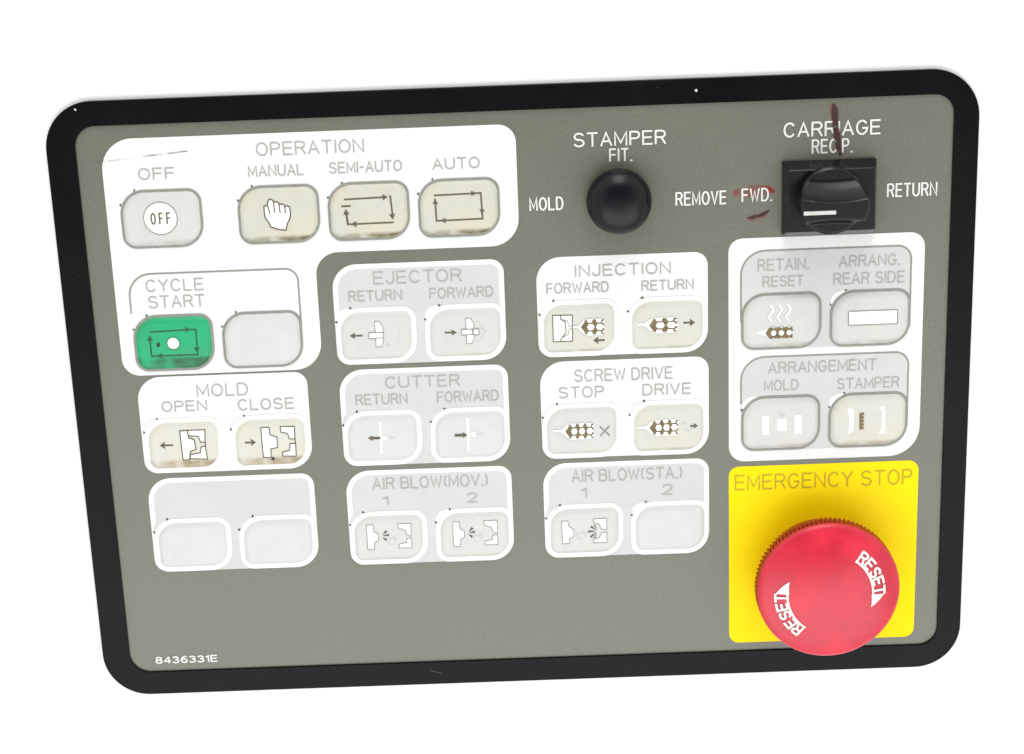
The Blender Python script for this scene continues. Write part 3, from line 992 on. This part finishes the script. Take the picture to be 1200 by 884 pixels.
def reset_mark(rot):
    sh = Shape()
    RS = ER

    def tm(p):
        # p.x = degrees turned clockwise from the word's start, p.y = radius in mm
        a = math.radians(rot + 56.0 - p[0])
        r = p[1]
        return (r * math.cos(a), r * math.sin(a), dome(r) + .06)

    def band(a0, a1, r0, r1, m, z=0.0, n=12):
        for i in range(n):
            p0, p1 = a0 + (a1 - a0) * i / n, a0 + (a1 - a0) * (i + 1) / n
            qs = [tm((p0, r0)), tm((p1, r0)), tm((p1, r1)), tm((p0, r1))]
            sh.face([(x, y, zz + z) for x, y, zz in qs[::-1]] if False else [(x, y, zz + z) for x, y, zz in qs], m)

    def glyphs(dx, dr, m, z, w):
        al = [3, 14.5, 26.5, 38, 49]
        for ch, a0 in zip('RESET', al):
            gw, st = G[ch]
            for line in st:
                # glyph in mm at radius ~14.5, then bent onto the arc
                pts = []
                for k in range(len(line) - 1):
                    (xa, ya), (xb, yb) = line[k], line[k + 1]
                    for q in range(4):
                        f = q / 4
                        pts.append((xa + (xb - xa) * f, ya + (yb - ya) * f))
                pts.append(line[-1])
                gx = [(x / .7 * 2.15 + a0 * math.pi / 180 * 14.6 + dx, y * 2.95) for x, y in pts]
                sh.stroke(gx, w, z, m, ext=w * .35, tmap=lambda p: tm((p[0] / 14.6 * 180 / math.pi, 12.9 + dr + p[1])))

    glyphs(.2, -.14, M['reset_shade'], .0, .74)  # letter shadow painted on the cap as a dark, slightly shifted copy
    glyphs(0, 0, M['reset'], .08, .70)
    band(1.0, 58, 12.1, 12.75, M['reset'], .05)
    # arrow head
    n = 8
    for i in range(n):
        f0, f1 = i / n, (i + 1) / n
        r_in = lambda f: 11.9 + .7 * f
        r_out = lambda f: 15.8 - 3.1 * f
        qs = [tm((58 + 18 * f0, r_in(f0))), tm((58 + 18 * f1, r_in(f1))), tm((58 + 18 * f1, r_out(f1))), tm((58 + 18 * f0, r_out(f0)))]
        sh.face([(x, y, z + .12) for x, y, z in qs], M['reset'])
    bmesh.ops.recalc_face_normals(sh.bm, faces=sh.bm.faces[:])
    for f in sh.bm.faces:
        if f.normal.z < 0:
            f.normal_flip()
    return sh.build('reset_mark', stop, (0, 0, 0))


reset_mark(0)
reset_mark(180)

# ------------------------------------------------------------------ black ball on the stamper lever
BZ, BR = 3.6, 9.2
sh = Shape()
lat = []
for i in range(0, 33):
    a = math.radians(-28 + 117 * i / 32)
    c_, s_ = math.cos(a), math.sin(a)
    e = 2 / 2.5 if a > 0 else 1.0
    lat.append((BR * abs(c_) ** e, BZ + BR * .72 * math.copysign(abs(s_) ** e, s_)))
sh.rings([[(r * math.cos(2 * math.pi * k / 64), r * math.sin(2 * math.pi * k / 64), z) for k in range(64)] for r, z in lat], M['ball'])
ball = sh.build('lever_knob', panel, (29.2, 57.2, 0), 'round black ball knob')
sh = Shape()
sh.rings([nk(7.9, .05), nk(7.9, .3), nk(7.5, .5), nk(6.9, .6)], M['switch'])
sh.build('collar', ball, (0, 0, 0), sharp=40)

# ------------------------------------------------------------------ carriage selector switch
sh = Shape()
SX, SY = 88.3, 55.75
rect = lambda x0, x1, y0, y1, r, z: [(x - SX, y - SY, z) for x, y in box_rr(x0, y0, x1, y1, (r,) * 4, 4)]
sh.rings([rect(75.2, 101.5, 45.2, 66.2, .5, .05), rect(75.2, 101.5, 45.2, 66.2, .5, 1.4), rect(76.0, 100.3, 46.9, 64.5, .5, 5.7),
          rect(76.3, 100.0, 47.2, 64.2, .5, 6.0)], M['switch'], smooth=False)
sw = sh.build('selector_switch', panel, (SX, SY, 0), 'black square selector switch with round turning grip')
sh = Shape()
KRr = 9.4
KO = (-.6, .2)
ZT = 15.5


def kz(x, y):
    hw = 2.1 + .8 * (x / KRr) ** 2
    d = max(0.0, abs(y + 1.6) - hw)
    tt = min(1.0, (d - .3) / (5.2 if y > -1.6 else 2.2) if d > .3 else 0)
    s_ = 1 - tt
    zz = 9.2 + (ZT - 9.2) * (s_ ** 1.7)
    if d < .45:
        zz = ZT - .55 * (d / .45) ** 2
    edge = math.hypot(x, y) / KRr
    if edge > .93:
        zz -= (edge - .93) * 8
    return zz


NR, NA = 80, 256
lps = [[(KRr * math.cos(2 * math.pi * k / NA), KRr * math.sin(2 * math.pi * k / NA), 6.0) for k in range(NA)],
       [(KRr * math.cos(2 * math.pi * k / NA), KRr * math.sin(2 * math.pi * k / NA), min(8.4, 8.4)) for k in range(NA)]]
for i in range(NR):
    r = KRr * (1 - i / NR) * .995
    lps.append([(r * math.cos(2 * math.pi * k / NA), r * math.sin(2 * math.pi * k / NA), kz(r * math.cos(2 * math.pi * k / NA), r * math.sin(2 * math.pi * k / NA))) for k in range(NA)])
sh.rings(lps, M['switch'])
sh.build('turning_grip', sw, (KO[0], KO[1], 0), 'round black grip with raised bar', sharp=32)
sh = Shape()
sh.rings([[(x, y, z) for x, y in box_rr(-8.8, -2.45, .0, -1.4, (.15,) * 4, 3)] for z in (ZT - .3, ZT + .06)], M['pointer'], smooth=False)
sh.build('pointer_mark', sw, (KO[0], KO[1], 0), 'white pointer line')
